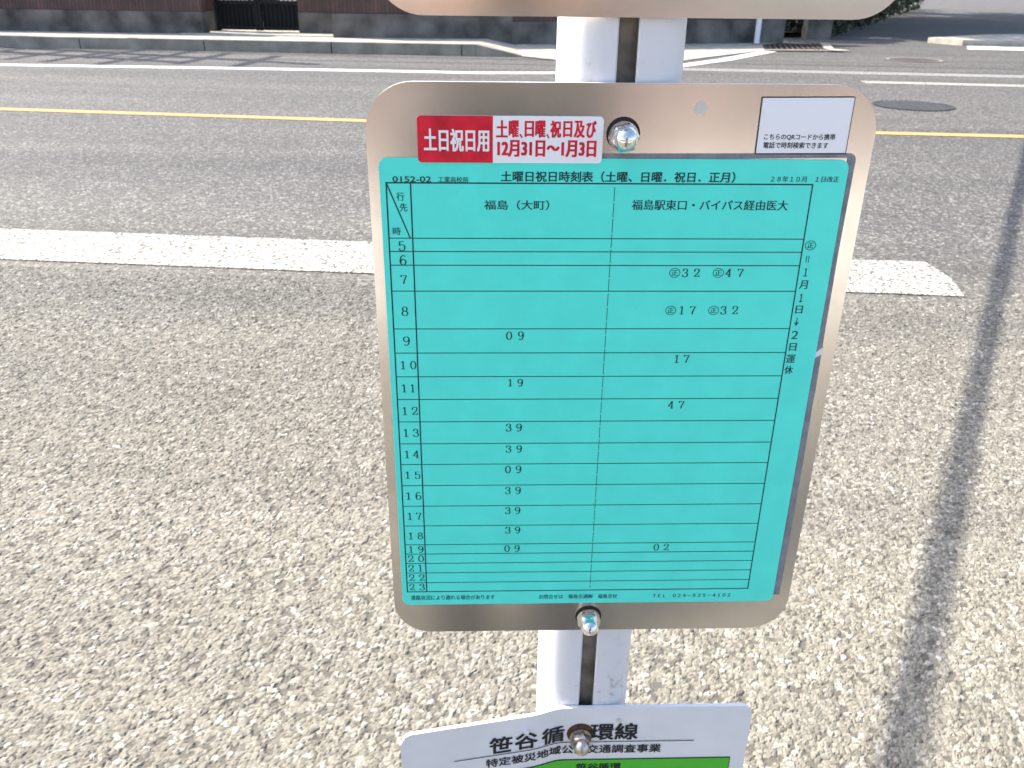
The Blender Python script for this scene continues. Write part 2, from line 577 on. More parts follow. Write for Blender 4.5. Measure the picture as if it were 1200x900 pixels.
# rotate into a mesh in road coordinates
me = bpy.data.meshes.new("road_surface")
me.vertices.add(nx * ny)
me.vertices.foreach_set("co", np.stack([X, Y, Zt], -1).astype(np.float32).ravel())
ii = (np.arange(ny - 1)[:, None] * nx + np.arange(nx - 1)[None, :]).ravel()
quads = np.stack([ii, ii + 1, ii + 1 + nx, ii + nx], -1).astype(np.int32)
me.loops.add(quads.size)
me.loops.foreach_set("vertex_index", quads.ravel())
me.polygons.add(len(quads))
me.polygons.foreach_set("loop_start", np.arange(0, quads.size, 4, dtype=np.int32))
me.polygons.foreach_set("use_smooth", np.zeros(len(quads), dtype=bool))
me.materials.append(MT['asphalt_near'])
me.update(calc_edges=True)
ca_ = me.color_attributes.new("stone", 'FLOAT_COLOR', 'POINT')
ca_.data.foreach_set("color", np.stack([sid, edg, hza, np.ones_like(sid)], -1).astype(np.float32).ravel())
rs = bpy.data.objects.new("road_surface", me)
COL.objects.link(rs)
rs.rotation_euler = (0, 0, RA)
rs["kind"] = "structure"

m = MB()
m.add([(-14, 2.79, .004), (1.45, 2.79, .004), (1.75, 2.90, .004), (1.50, 3.24, .004), (-14, 3.24, .004)], [(0, 1, 2, 3, 4)], MT['white_paint'])
m.v[-4:] = [(1.455, 2.79, .004), (1.485, 3.02, .004), (1.455, 3.235, .004), (-14, 3.24, .004)]
roadobj(m, "lane_marking", STRUCT)
m = MB(); strip(m, [(-40, 6.80), (-5.17, 6.88), (-1.84, 6.73), (2.28, 6.77), (40, 6.74)], 0.14, .004, MT['yellow_paint'])
roadobj(m, "centre_line", STRUCT)
m = MB(); strip(m, [(-40, 10.1), (-7.58, 10.54), (-4.6, 10.70), (-2.3, 10.76), (-1.43, 10.75), (-.43, 10.95), (.5, 11.5), (1.22, 12.31), (1.96, 13.42), (2.5, 14.45), (2.95, 15.3)], 0.24, .004, MT['far_white'])
roadobj(m, "edge_line", STRUCT)
m = MB(); strip(m, [(3.2, 10.62), (5, 10.55), (12, 10.4)], 0.26, .004, MT['white_paint'])
roadobj(m, "edge_line", STRUCT)
m = MB(); strip(m, [(-.4, 11.8), (3.2, 11.75), (12, 11.5)], 0.4, .004, MT['faded_white'])
roadobj(m, "faded_line", STRUCT)
m = MB(); m.quad((6.63, 16.56, .004), (12, 16.3, .004), (12, 17.6, .004), (6.95, 17.45, .004), MT['far_white'])
roadobj(m, "crossing_marking", STRUCT)

# far kerb and pavement
m = MB()
KZ = .165
def kerb_run(s0, s1, z0, z1):
    m.add([(s0, 13.2, 0), (s1, 13.2, 0), (s1, 13.2, z1), (s0, 13.2, z0), (s0, 13.36, z0), (s1, 13.36, z1), (s0, 13.36, 0), (s1, 13.36, 0)],
          [(0, 1, 2, 3), (3, 2, 5, 4), (4, 5, 7, 6), (0, 3, 4, 6), (1, 7, 5, 2)], MT['kerb'])
s = -30.0
while s < -1.9:
    s1 = min(s + 2.0, -1.78)
    kerb_run(s + .018, s1, KZ, KZ)
    s = s1
kerb_run(-1.774, -1.08, KZ, .02)
roadobj(m, "kerb", STRUCT)
m = MB()
m.quad((-30, 13.361, .158), (-1.78, 13.361, .158), (-1.78, 15.0, .158), (-30, 15.0, .158), MT['concrete'])
m.add([(-1.78, 13.361, .158), (-1.08, 13.2, .016), (-.4, 12.55, .012), (.6, 12.55, .012), (1.25, 12.95, .012), (2.0, 14.1, .012), (2.85, 15.28, .012), (3.06, 16.72, .012), (3.7, 17.6, .012), (1.58, 16.6, .03), (-1.36, 14.85, .08), (-1.78, 14.6, .158)],
      [(0, 1, 10, 11), (1, 2, 3, 10), (3, 4, 9, 10), (4, 5, 9), (5, 6, 7, 9), (7, 8, 9)], MT['concrete'])
roadobj(m, "pavement", STRUCT)
# gateway threshold
m = MB(); m.box(-6.9, -4.2, 14.35, 15.6, .10, .175, MT['concrete'])
roadobj(m, "gateway_step", STRUCT)
# ground behind the wall
m = MB(); m.add([(-30, 16.3, .15), (-1, 16.3, .15), (4.6, 19.5, .1), (14, 45, .1), (-30, 45, .1)], [(0, 1, 2, 3, 4)], MT['soil'])
roadobj(m, "garden_ground", STRUCT)
# pavement corner across the side street
m = MB()
m.add([(6.5, 18.25, .0), (6.9, 17.55, .0), (12, 17.75, .0), (30, 17.9, 0), (30, 22.4, 0), (12, 21.3, 0), (8.2, 19.7, 0), (6.5, 18.25, .1), (6.9, 17.55, .1), (12, 17.75, .1), (30, 17.9, .1), (30, 22.4, .1), (12, 21.3, .1), (8.2, 19.7, .1)],
      [(7, 8, 9, 10, 11, 12, 13), (0, 1, 8, 7), (1, 2, 9, 8), (2, 3, 10, 9), (4, 5, 12, 11), (5, 6, 13, 12), (6, 0, 7, 13)], MT['concrete'])
roadobj(m, "corner_pavement", STRUCT)
# unseen pavement behind the stop, kept pale to bounce light onto the plate
m = MB(); m.box(-40, 40, -4.5, -2.1, 0.0, .10, MT['paving'])
roadobj(m, "near_pavement", STRUCT)

# ---- things along the far side
def wall_run(parent, a, b, thick, zf, hb, hw, cap=True):
    """a wall stretch from a to b (road coords): concrete base then tiled face"""
    a, b = Vector(a), Vector(b)
    d = b - a; L = d.length; ang = math.atan2(d.y, d.x)
    w = MB(); w.box(0, L, 0, thick, 0, hb - zf, MT['base'])
    o = w.build("concrete_base", parent); o.location = (a.x, a.y, zf); o.rotation_euler = (0, 0, ang)
    w = MB(); w.box(0, L, .018, thick - .018, 0, hw - hb, MT['brick'])
    o = w.build("tiled_face", parent); o.location = (a.x, a.y, hb); o.rotation_euler = (0, 0, ang)
    if cap:
        w = MB(); w.box(-.01, L + .01, -.03, thick + .03, 0, .07, MT['base'])
        o = w.build("coping", parent); o.location = (a.x, a.y, hw); o.rotation_euler = (0, 0, ang)

wl = thing("brick_wall", "long brown tiled wall on grey concrete base left of the dark gate", "wall", rz=RA)
wall_run(wl, (-30, 14.55), (-6.55, 14.55), .25, .15, .50, 1.45)
wr = thing("brick_wall", "brown tiled wall on stained concrete base right of the dark gate, bending away to the side street", "wall", rz=RA)
wall_run(wr, (-4.25, 14.25), (-1.36, 14.66), .25, .07, .52, 1.45)
wall_run(wr, (-1.36, 14.66), (3.55, 17.35), .25, .0, .42, 1.45)
gp = thing("gate_pillar", "brown tiled pillar with concrete foot close on the right side of the gate", "pillar", rz=RA)
wall_run(gp, (-5.05, 15.0), (-4.25, 15.0), .3, .15, .50, 1.55)
gp = thing("gate_pillar", "dark tiled gate pillar at the left end of the gateway", "pillar", rz=RA)
wall_run(gp, (-7.0, 15.15), (-6.6, 15.15), .3, .15, .50, 1.55)
gp = thing("corner_pillar", "grey concrete corner pillar at the mouth of the side street", "pillar", rz=RA)
w = MB(); w.box(-.24, .24, -.24, .24, 0, .95, MT['base']); o = w.build("shaft", gp); o.location = (4.5, 18.9, 0)
w = MB(); w.box(-.28, .28, -.28, .28, 0, .08, MT['base']); o = w.build("cap", gp); o.location = (4.5, 18.9, .95)

gt = thing("iron_gate", "black iron double gate set back between the tiled walls", "gate", rz=RA)
for k, (s0, s1) in enumerate(((-6.58, -5.83), (-5.82, -5.07))):
    w = MB()
    for x in (s0, s1 - .05):
        w.box(x, x + .05, 15.2, 15.25, .19, 1.5, MT['iron'])
    for z in (.20, .62, .95, 1.46):
        w.box(s0 + .052, s1 - .052, 15.205, 15.245, z, z + .05, MT['iron'])
    lf = w.build("gate_leaf", gt)
    w = MB()
    x = s0 + .09
    while x < s1 - .08:
        w.tube([(x, 15.225, .252), (x, 15.225, 1.458)], .009, MT['iron'], 6)
        x += .075
    w.build("bars", lf)
    w = MB(); w.box(s0 + .053, s1 - .053, 15.25, 15.258, .25, .618, MT['iron'])
    w.build("kick_panel", lf)

def leaves(mb, cx, cy, cz, rx, ry, rz, n, size, mat, rnd):
    for _ in range(n):
        while True:
            p = Vector((rnd.uniform(-1, 1), rnd.uniform(-1, 1), rnd.uniform(-1, 1)))
            if p.length <= 1:
                break
        p = Vector((cx + p.x * rx, cy + p.y * ry, cz + p.z * rz))
        a = Vector((rnd.gauss(0, 1), rnd.gauss(0, 1), rnd.gauss(0, 1))).normalized()
        b = a.cross(Vector((rnd.gauss(0, 1), rnd.gauss(0, 1), rnd.gauss(0, 1)))).normalized()
        s = size * rnd.uniform(.6, 1.3)
        mb.add([p - a * s, p + b * s * .5, p + a * s, p - b * s * .5], [(0, 1, 2, 3)], mat)

def shrub(name, label, s, t, z0, r, h, n, mat, cat="shrub", size=.06, group=None, seed=1):
    rnd = random.Random(seed)
    x, y, _ = RW(s, t)
    o = thing(name, label, cat, (x, y, z0), group=group)
    w = MB()
    for k in range(5):
        a = k * 1.26
        w.tube([(0, 0, 0), (r * .3 * math.cos(a), r * .3 * math.sin(a), h * .5), (r * .6 * math.cos(a), r * .6 * math.sin(a), h * .9)], [.02, .014, .006], MT['wood'], 6)
    w.build("stems", o)
    w = MB()
    for k in range(9):
        a = rnd.uniform(0, 6.28); q = rnd.uniform(0, .6) * r
        leaves(w, q * math.cos(a), q * math.sin(a), rnd.uniform(.25, .8) * h, r * .55, r * .55, h * .3, n // 9, size, mat, rnd)
    w.build("foliage", o, fix=False)
    return o
shrub("garden_shrub", "yellow green shrub glimpsed through the bars of the gate", -5.35, 16.6, .15, .35, 1.0, 500, MT['leaf2'], seed=3)
shrub("garden_shrub", "dark leafy shrub behind the left leaf of the gate", -6.35, 17.0, .15, .6, 1.1, 700, MT['leaf'], seed=4)

shrub("garden_shrub", "dark shrub filling the gap between the wall's end and the corner pillar", 4.35, 19.9, .05, .8, 1.3, 1400, MT['leaf'], seed=9, size=.08)

def tree(label, s, t, h, r, n, seed, group="trees behind the wall"):
    rnd = random.Random(seed)
    x, y, _ = RW(s, t)
    o = thing("tree", label, "tree", (x, y, .1), group=group)
    w = MB()
    w.tube([(0, 0, 0), (.05, .03, h * .3), (-.03, .05, h * .6), (.02, 0, h * .85)], [.16, .13, .09, .03], MT['wood'], 10)
    for k in range(7):
        a = k * 2.4; z = h * rnd.uniform(.35, .7)
        w.tube([(0, 0, z), (r * .45 * math.cos(a), r * .45 * math.sin(a), z + .5), (r * .8 * math.cos(a), r * .8 * math.sin(a), z + 1.1)], [.06, .04, .012], MT['wood'], 6)
    w.build("trunk", o)
    w = MB()
    for k in range(16):
        a = rnd.uniform(0, 6.28); q = math.sqrt(rnd.random()) * r
        leaves(w, q * math.cos(a), q * math.sin(a), h * rnd.uniform(.45, .98), r * .38, r * .38, r * .3, n // 16, .2, MT['leaf'], rnd)
    w.build("crown", o, fix=False)
TL = "leafy tree standing behind the wall by the side street"
for k, (s_, t_, h_, r_) in enumerate(((1.0, 21.0, 5.2, 1.9), (3.2, 22.6, 5.0, 1.9), (4.2, 21.4, 6.4, 2.3), (3.0, 25.5, 5.6, 2.2), (4.8, 24.0, 7.8, 2.8), (6.2, 27.2, 7.8, 3.0), (7.6, 30.6, 8.2, 3.2), (9.4, 35.5, 9.0, 3.6), (4.0, 29.0, 8.2, 3.2))):
    tree(TL, s_, t_, h_, r_, 4800, 20 + k)
TL2 = "broad tree shading the side street from its far corner"  # added out of view to shut sky light off the side street
for k, (s_, t_, h_, r_) in enumerate(((15.5, 24.5, 7.0, 3.4), (18.5, 30.0, 7.5, 3.6), (19.5, 41.0, 8.0, 4.0))):
    tree(TL2, s_, t_, h_, r_, 4200, 40 + k, group="trees at the side street corner")
rnd = random.Random(5)
hx = thing("hedge", "dark clipped hedge running back along the left of the side street", "hedge", rz=RA)
w = MB()
for k in range(26):
    f = k / 25
    leaves(w, 4.7 + 8.5 * f, 19.6 + 21 * f, .55, .65, .8, .75, 170, .09, MT['leaf'], rnd)
w.build("foliage", hx, fix=False)
for k in range(14):
    f = k / 13
    w = MB(); w.tube([(4.7 + 8.5 * f, 19.6 + 21 * f, 0), (4.7 + 8.5 * f, 19.6 + 21 * f, .9)], .02, MT['wood'], 6)
    w.build("stem", hx)

# drain grate with concrete surround
gr = thing("drain_grate", "striped steel drain grate in a pale concrete surround at the street corner", "grate", rz=RA)
A, B, Cc, D = Vector((2.95, 15.36)), Vector((4.02, 15.52)), Vector((4.22, 17.2)), Vector((3.15, 16.75))
w = MB(); w.add([(*A, .006), (*B, .006), (*Cc, .006), (*D, .006)], [(0, 1, 2, 3)], MT['hole']); w.build("pit", gr)
w = MB()
NB = 11
for k in range(NB):
    f0, f1 = (k + .1) / NB, (k + .5) / NB
    p0 = A.lerp(B, f0); p1 = A.lerp(B, f1); q1 = D.lerp(Cc, f1); q0 = D.lerp(Cc, f0)
    w.add([(*p0, .008), (*p1, .008), (*q1, .008), (*q0, .008), (*p0, .022), (*p1, .022), (*q1, .022), (*q0, .022)],
          [(4, 5, 6, 7), (0, 1, 5, 4), (1, 2, 6, 5), (2, 3, 7, 6), (3, 0, 4, 7)], MT['cover'])
w.build("bars", gr)
w = MB()
strip(w, [(2.85, 15.27), (4.1, 15.43)], .12, .024, MT['concrete'])
strip(w, [(4.16, 15.36), (4.02, 15.75), (4.3, 17.25)], [.3, .16, .16], .028, MT['concrete'])
w.build("surround", gr)

# manhole covers
def manhole(s, t, r, mat, label):
    x, y, _ = RW(s, t)
    o = thing("manhole_cover", label, "manhole cover", (x, y, 0.0))
    w = MB(); N = 40
    vs = [(r * math.cos(2 * math.pi * k / N), r * math.sin(2 * math.pi * k / N), .006) for k in range(N)]
    w.add(vs, [tuple(range(N))], mat)
    w.build("lid", o)
    w = MB()
    for k in range(N):
        a0, a1 = 2 * math.pi * k / N, 2 * math.pi * (k + 1) / N
        w.add([((r + q) * math.cos(a), (r + q) * math.sin(a), .008) for q, a in ((0.003, a0), (.045, a0), (.045, a1), (0.003, a1))], [(0, 1, 2, 3)], MT['kerb' if mat is MT['cover'] else 'dark_cover'])
    w.build("rim", o)
manhole(3.10, 8.52, .33, MT['dark_cover'], "dark round manhole cover in the lane between yellow and white lines")
manhole(4.88, 14.0, .36, MT['cover'], "rusty brown round manhole cover near the side street mouth")

# thin white post on the far pavement
x, y, _ = RW(2.95, 16.72)
ps = thing("marker_post", "thin white post standing on the far pavement before the wall", "post", (x, y, .01))
w = MB(); w.tube([(0, 0, .022), (.0, 0, 1.6)], .05, MT['post_white'], 14); w.build("tube", ps)
w = MB(); w.tube([(0, 0, 0), (0, 0, .02)], .09, MT['kerb'], 14); w.build("foot", ps)
w = MB(); w.tube([(0, 0, 1.602), (0, 0, 1.63), (0, 0, 1.65)], [.055, .05, .02], MT['post_white'], 14); w.build("cap", ps)

# utility poles, crossarms and wires outside the frame: they throw the shadows on the road
def utility_pole(s, t, label, arms=True, H=8.5):
    x, y, _ = RW(s, t)
    o = thing("utility_pole", label, "utility pole", (x, y, 0), rz=RA)
    w = MB(); w.tube([(0, 0, 0), (0, 0, H)], [.17, .11], MT['grey_conc'], 16); w.build("shaft", o)
    if arms:
        for z, dx in ((5.0, .0), (5.9, .0), (6.6, 0), (7.5, 0)):
            w = MB(); w.box(-.05, .05, -.9, .9, z, z + .09, MT['grey_conc']); w.build("crossarm", o)
    return o
utility_pole(-13.6, 14.0, "grey concrete utility pole with four crossarms beyond the left wall")
utility_pole(-9.6 - 2.2, 14.1, "second grey utility pole with crossarms nearer the gate")
for k, (t_, z_) in enumerate(((13.6, 5.1), (14.6, 5.1), (13.9, 6.0), (14.9, 6.7))):
    w = MB(); w.tube([RW(-60, t_, z_ + .2), RW(-12.2, t_, z_), RW(60 if k != 1 else -8.2, t_, z_ + .2 if k != 1 else z_)][:3 if k != 2 else 2], .045, MT['cable'], 8)
    w.build("overhead_cable", tag=lab("black overhead cable strung along the far side of the road", "cable", "cables along the far side"))
cdir = Vector((.527, .85, 0)).normalized()
c0 = Vector((.672 - .906 * 2.15, .612 + .423 * 2.15, 2.15))  # hung low so the shadow band it casts stays narrow and sharp
w = MB(); w.tube([c0 + cdir * k for k in (-6, 62)], .025, MT['cable'], 10)
w.build("cable_bundle", tag=lab("thick black cable bundle crossing high above the road", "cable"))

# low wall added behind the camera to give the aluminium banded reflections
bw = thing("garden_wall", "low garden wall of pinkish panels between grey pillars behind the near pavement", "wall", rz=RA)
x = -9.3
k = 0
while x < 9.0:
    pw = (.75, .55, .95, .6)[k % 4]
    w = MB(); w.box(x, x + pw, -4.9, -4.74, 0, 1.05, MT['render_wall']); w.build("panel", bw)
    w = MB(); w.box(x + pw + .002, x + pw + .348, -4.94, -4.70, 0, 1.12, MT['base']); w.build("pillar", bw)
    x += pw + .35; k += 1
w = MB(); w.box(-9.35, x + .02, -4.97, -4.67, 1.122, 1.18, MT['kerb']); w.build("coping", bw)

# ---- the person taking the picture: stands behind the camera, mirrored in the aluminium
MT['jacket'] = simple("grey jacket cloth", (0.20, 0.19, 0.18), 0.9, var=0.2, vscale=40)
MT['jeans'] = simple("dark jeans", (0.018, 0.02, 0.028), 0.9, var=0.3, vscale=60)
MT['skin'] = simple("skin", (0.55, 0.36, 0.27), 0.5)
MT['hair'] = simple("black hair", (0.012, 0.01, 0.009), 0.5)
def skinned(name, verts, edges, radii, mats, pick, parent=None, sub=2):
    me = bpy.data.meshes.new(name)
    me.from_pydata(verts, edges, [])
    o = bpy.data.objects.new(name, me)
    COL.objects.link(o)
    sk = o.modifiers.new("skin", 'SKIN')
    sk.use_smooth_shade = True
    o.modifiers.new("sub", 'SUBSURF').levels = sub
    for v, r in zip(me.skin_vertices[0].data, radii):
        v.radius = r if isinstance(r, tuple) else (r, r)
    me.skin_vertices[0].data[0].use_root = True
    bpy.context.view_layer.update()
    nm = bpy.data.meshes.new_from_object(o.evaluated_get(bpy.context.evaluated_depsgraph_get()))
    o.modifiers.clear(); o.data = nm
    nm.name = name
    for m_ in mats:
        nm.materials.append(m_)
    for p in nm.polygons:
        p.material_index = pick(p.center)
        p.use_smooth = True
    o.parent = parent
    return o
PX, PY = -.035, -.90
pv, pe, pr = [], [], []
def chain(start, pts):
    i = start
    for p, r in pts:
        pv.append((PX + p[0], PY + p[1], p[2])); pr.append(r)
        if i is not None:
            pe.append((i, len(pv) - 1))
        i = len(pv) - 1
    return i
pel = chain(None, [((0, 0, .95), (.155, .11))])
chest = chain(pel, [((0, .0, 1.10), (.15, .105)), ((0, .0, 1.25), (.17, .115)), ((0, 0, 1.38), (.165, .11))])
neck = chain(chest, [((0, .02, 1.47), .062), ((0, .04, 1.535), .06), ((0, .06, 1.61), (.085, .10)), ((0, .06, 1.68), (.082, .10)), ((0, .05, 1.735), (.055, .065))])
for sx in (-1, 1):
    chain(pel, [((sx * .095, .02, .86), .092), ((sx * .09, .15, .50), .066), ((sx * .085, .17, .30), .060), ((sx * .08, .19, .09), .048), ((sx * .082, .23, .045), .044), ((sx * .09, .36, .035), .036)])
    wr_ = chain(chest, [((sx * .17, .0, 1.395), .068), ((sx * .24, .0, 1.26), .056), ((sx * .265, .06, 1.13), .047), ((sx * .17, .22, 1.10), .038), ((sx * .112, .305, 1.085), .027)])
    palm = chain(wr_, [((sx * .098, .34, 1.09), (.032, .02)), ((sx * .09, .375, 1.10), (.034, .016))])
    for q, ln_ in enumerate((.062, .068, .064, .05)):
        z0 = 1.118 - q * .018
        chain(palm, [((sx * .083, .392, z0), .0085), ((sx * .066, .402, z0), .008), ((sx * (.083 - ln_), .400, z0 - .002), .007)])
    chain(palm - 1, [((sx * .088, .35, 1.118), .011), ((sx * .062, .372, 1.128), .009), ((sx * .045, .381, 1.124), .008)])
pn = thing("person", "person in grey jacket and dark jeans standing before the sign taking its picture", "person")
def pickmat(c):
    z = c.z; y = c.y - PY
    if z > 1.485 or (y > .285 and z > 1.0):
        return 2
    if z < .075:
        return 3
    return 0 if z > .93 else 1
skinned("body", pv, pe, pr, [MT['jacket'], MT['jeans'], MT['skin'], MT['iron']], pickmat, pn)
w = MB()
hv, hf = [], []
for i in range(9):
    a = R(90 - i * 13)
    for k in range(24):
        b_ = 2 * math.pi * k / 24
        hv.append((PX + .094 * math.cos(a) * math.cos(b_), PY + .045 + .113 * math.cos(a) * math.sin(b_) - .012, 1.665 + .115 * math.sin(a)))
for i in range(8):
    for k in range(24):
        if i > 4 and 2 <= k <= 10:
            continue
        hf.append((i * 24 + k, i * 24 + (k + 1) % 24, (i + 1) * 24 + (k + 1) % 24, (i + 1) * 24 + k))
w.add(hv, hf, MT['hair'], True)
w.build("hair", pn)
for sx in (-1, 1):
    for nm_, px_, py_, pz_, r_, mt in (("eye", sx * .032, .158, 1.645, .012, MT['sticker']), ("pupil", sx * .032, .166, 1.642, .006, MT['hair']), ("ear", sx * .088, .055, 1.635, .02, MT['skin'])):
        w = MB()
        w.tube([(PX + px_, PY + py_ - r_, pz_), (PX + px_, PY + py_ - r_ * .5, pz_), (PX + px_, PY + py_ + r_ * .5, pz_), (PX + px_, PY + py_ + r_, pz_)], [r_ * .2, r_ * .86, r_ * .86, r_ * .2], mt, 12)
        w.build(nm_, pn)
w = MB(); w.tube([(PX, PY + .15, 1.655), (PX, PY + .172, 1.62), (PX, PY + .155, 1.605)], [.007, .014, .006], MT['skin'], 10); w.build("nose", pn)
w = MB(); w.tube([(PX - .022, PY + .15, 1.58), (PX, PY + .156, 1.578), (PX + .022, PY + .15, 1.58)], [.002, .006, .002], MT['red'], 8); w.build("mouth", pn)
ph = MB()
ph.prism(rrect(-.072, .072, -.036, .036, .009, 6), -.004, .004, MT['iron'])
pho = ph.build("phone", tag=lab("black phone held level in both hands of the person", "phone"))
pho.location = (PX, PY + .389, 1.098)
pho.rotation_euler = (R(-20), 0, R(-2))

# ================================================================ BUS STOP POLE
ZC = 0.8563                         # height of the timetable's middle
def polish(o, width, seg=2):
    b = o.modifiers.new("bevel", 'BEVEL'); b.width = width; b.segments = seg; b.limit_method = 'ANGLE'; b.angle_limit = R(40)

pole = thing("bus_stop_pole", "white painted bus stop pole with a dark slot down its front", "pole", (0.0032, 0.0, 0))
HW, RC, SW, SD = .034, .021, .0052, .0085
yf, yb = .0035, .0715
outer = []
for cx, cy, a0 in ((HW - RC, yf + RC, -90), (HW - RC, yb - RC, 0), (-HW + RC, yb - RC, 90), (-HW + RC, yf + RC, 180)):
    for k in range(9):
        a = R(a0 + 90 * k / 8)
        outer.append((cx + RC * math.cos(a), cy + RC * math.sin(a)))
prof = [(SW, yf + SD), (SW, yf + .001), (SW + .001, yf)] + outer + [(-SW - .001, yf), (-SW, yf + .001), (-SW, yf + SD)]
w = MB()
n = len(prof)
vs = [(x, y, 0.03) for x, y in prof] + [(x, y, 2.35) for x, y in prof]
w.add(vs, [(i, i + 1, i + 1 + n, i + n) for i in range(n - 1)], MT['pole'], True)
w.add([(x, y, 2.35) for x, y in prof], [tuple(range(n))], MT['pole'])
po = w.build("shaft", pole)
w = MB(); w.quad((-SW, yf + SD - .0002, .03), (SW, yf + SD - .0002, .03), (SW, yf + SD - .0002, 2.35), (-SW, yf + SD - .0002, 2.35), MT['slot'])
for sx in (-1, 1):
    x = sx * (SW - .0002)
    w.quad((x, yf + .0015, .03), (x, yf + SD - .0003, .03), (x, yf + SD - .0003, 2.35), (x, yf + .0015, 2.35), MT['slot'])
w.build("slot", pole, fix=False)
for md in ():
    pass
w = MB(); w.tube([(0, .0375, 0), (0, .0375, .012), (0, .0375, .0299)], [.15, .15, .145], MT['grey_conc'], 32); w.build("base_plate", pole)
# shade-smooth by angle for the shaft
try:
    po.data.set_sharp_from_angle(angle=R(35))
except Exception:
    pass

def cap_nut(parent, x, z, mat, backing, af=.0138, hz=.0012, y=0.0, rot=0.0, hr=.0092):
    """hex base with a domed cap, on a dark oversize bolt hole"""
    hex_, N = [], 6
    r = af / 2 / math.cos(R(30))
    o = None
    w = MB()
    # washer face + hex body + chamfer + dome (axis along -y)
    def ringpts(rad, yy, n=24, hexa=False):
        out = []
        for k in range(n):
            a = 2 * math.pi * k / n + rot
            rr = rad
            if hexa:
                q = (a - rot) % R(60) - R(30)
                rr = rad * math.cos(R(30)) / math.cos(q)
            out.append((x + rr * math.cos(a), yy, z + rr * math.sin(a)))
        return out
    rows = [ringpts(r, y - .0016, hexa=True), ringpts(r, y - .0072, hexa=True), ringpts(af / 2 * .97, y - .0086)]
    dr = af / 2 * .90
    rows.append(ringpts(dr, y - .0087))
    rows.append(ringpts(dr, y - .0105))
    for k in range(1, 7):
        a = R(15 * k)
        rows.append(ringpts(max(dr * math.cos(a), .0001), y - .0105 - dr * .95 * math.sin(a)))
    vs = [p for rr in rows for p in rr]
    fs = []
    for i in range(len(rows) - 1):
        for k in range(24):
            j = (k + 1) % 24
            fs.append((i * 24 + k, i * 24 + j, (i + 1) * 24 + j, (i + 1) * 24 + k))
    w.add(vs, fs, mat, True)
    o = w.build("cap_nut", parent)
    try:
        o.data.set_sharp_from_angle(angle=R(28))
    except Exception:
        pass
    w = MB()
    w.add([(x + .0083 * math.cos(2 * math.pi * k / 32), y - q, z + .0083 * math.sin(2 * math.pi * k / 32)) for q in (.0004, .0015) for k in range(32)],
          [tuple(range(32, 64))] + [(k, (k + 1) % 32, 32 + (k + 1) % 32, 32 + k) for k in range(32)], mat)
    w.build("washer", o)
    w = MB()
    w.add([(x + hr * math.cos(2 * math.pi * k / 32), y - .00025, z + hz + hr * math.sin(2 * math.pi * k / 32)) for k in range(32)], [tuple(range(32))], backing)
    w.build("bolt_hole", o)
    return o

# ================================================================ TIMETABLE PLATE
tp = thing("timetable_plate", "aluminium plate with rounded corners carrying a turquoise bus timetable sheet", "timetable sign", (0, 0, ZC))
w = MB()
w.prism(rrect(-.1362, .1418, -.1786, .1930, .026, 12), 0.0, .0022, MT['plate'], MT['plate_edge'])
pl = w.build("backing_plate", tp); polish(pl, .0005, 2)

# residue of an older, larger sheet along the top and right
w = MB()
w.add([(-.008, -.0002, .1527), (.1285, -.0002, .1547), (.1285, -.0002, .1572), (-.008, -.0002, .1563)], [(0, 1, 2, 3)], MT['residue'])
arc = [(.1285, .1572)] + [(.1296 + .0038 * math.cos(R(a)), .1534 + .0038 * math.sin(R(a))) for a in (75, 50, 25, 0)]
edge = arc + [(.1330, .10), (.1335, .05), (.1342, .012), (.1340, .004), (.1346, -.04), (.1349, -.10), (.1346, -.1485), (.1285, -.1489), (.1285, .0), (.1285, .1546)]
w.add([(x, -.0002, z) for x, z in edge], [tuple(range(len(edge)))], MT['residue'])
w.build("adhesive_residue", tp)
w = MB(); w.add([(.1296, -.0004, .0335), (.1342, -.0004, .0365), (.1344, -.0004, .0415), (.1300, -.0004, .0375)], [(0, 1, 2, 3)], MT['tape'])
w.build("tape_scrap", tp)

# the sheet
sheet = MB()
sheet.prism(rrect(-.1302, .1300, -.1536, .1536, .005, 5), -.0008, -.0003, MT['teal'])
sh = sheet.build("timetable_sheet", tp)
YI = -.00086
ln = MB()
def hline(x0, x1, z0, th, z1=None):
    z1 = z0 if z1 is None else z1
    ln.quad((x0 / 1000, YI, (z0 - th / 2) / 1000), (x1 / 1000, YI, (z1 - th / 2) / 1000), (x1 / 1000, YI, (z1 + th / 2) / 1000), (x0 / 1000, YI, (z0 + th / 2) / 1000), MT['ink'])
def vline(x, z0, z1, th):
    ln.quad(((x - th / 2) / 1000, YI - .00003, z0 / 1000), ((x + th / 2) / 1000, YI - .00003, z0 / 1000), ((x + th / 2) / 1000, YI - .00003, z1 / 1000), ((x - th / 2) / 1000, YI - .00003, z1 / 1000), MT['ink'])
XL, XR = -126.6, 111.2
hline(XL - .4, XR + .4, 140.0, .8)
hline(XL - .4, XR + .4, -142.3, .75)
for z in (108.7, 100.9, 92.8, 77.1, 53.4, 37.75, 22.0, 6.5, -9.15, -24.9, -40.1, -56.0, -71.9, -87.5, -102.7, -110.4, -118.2, -126.2, -134.5):
    hline(XL, XR, z, .54)
vline(XL, -142.3, 140.0, .8); vline(XR, -142.3, 140.0, .75); vline(-113.2, -142.3, 140.0, .8)
z = 138.0
while z > -139:
    vline(.1, max(z - 8.0, -140.5), z, .35); z -= 8.9
ln.add([(-.12675, YI - .00005, .1395), (-.12610, YI - .00005, .1399), (-.1142, YI - .00005, .1088), (-.1148, YI - .00005, .1084)], [(0, 1, 2, 3)], MT['ink'])
ln.build("ruled_lines", sh)

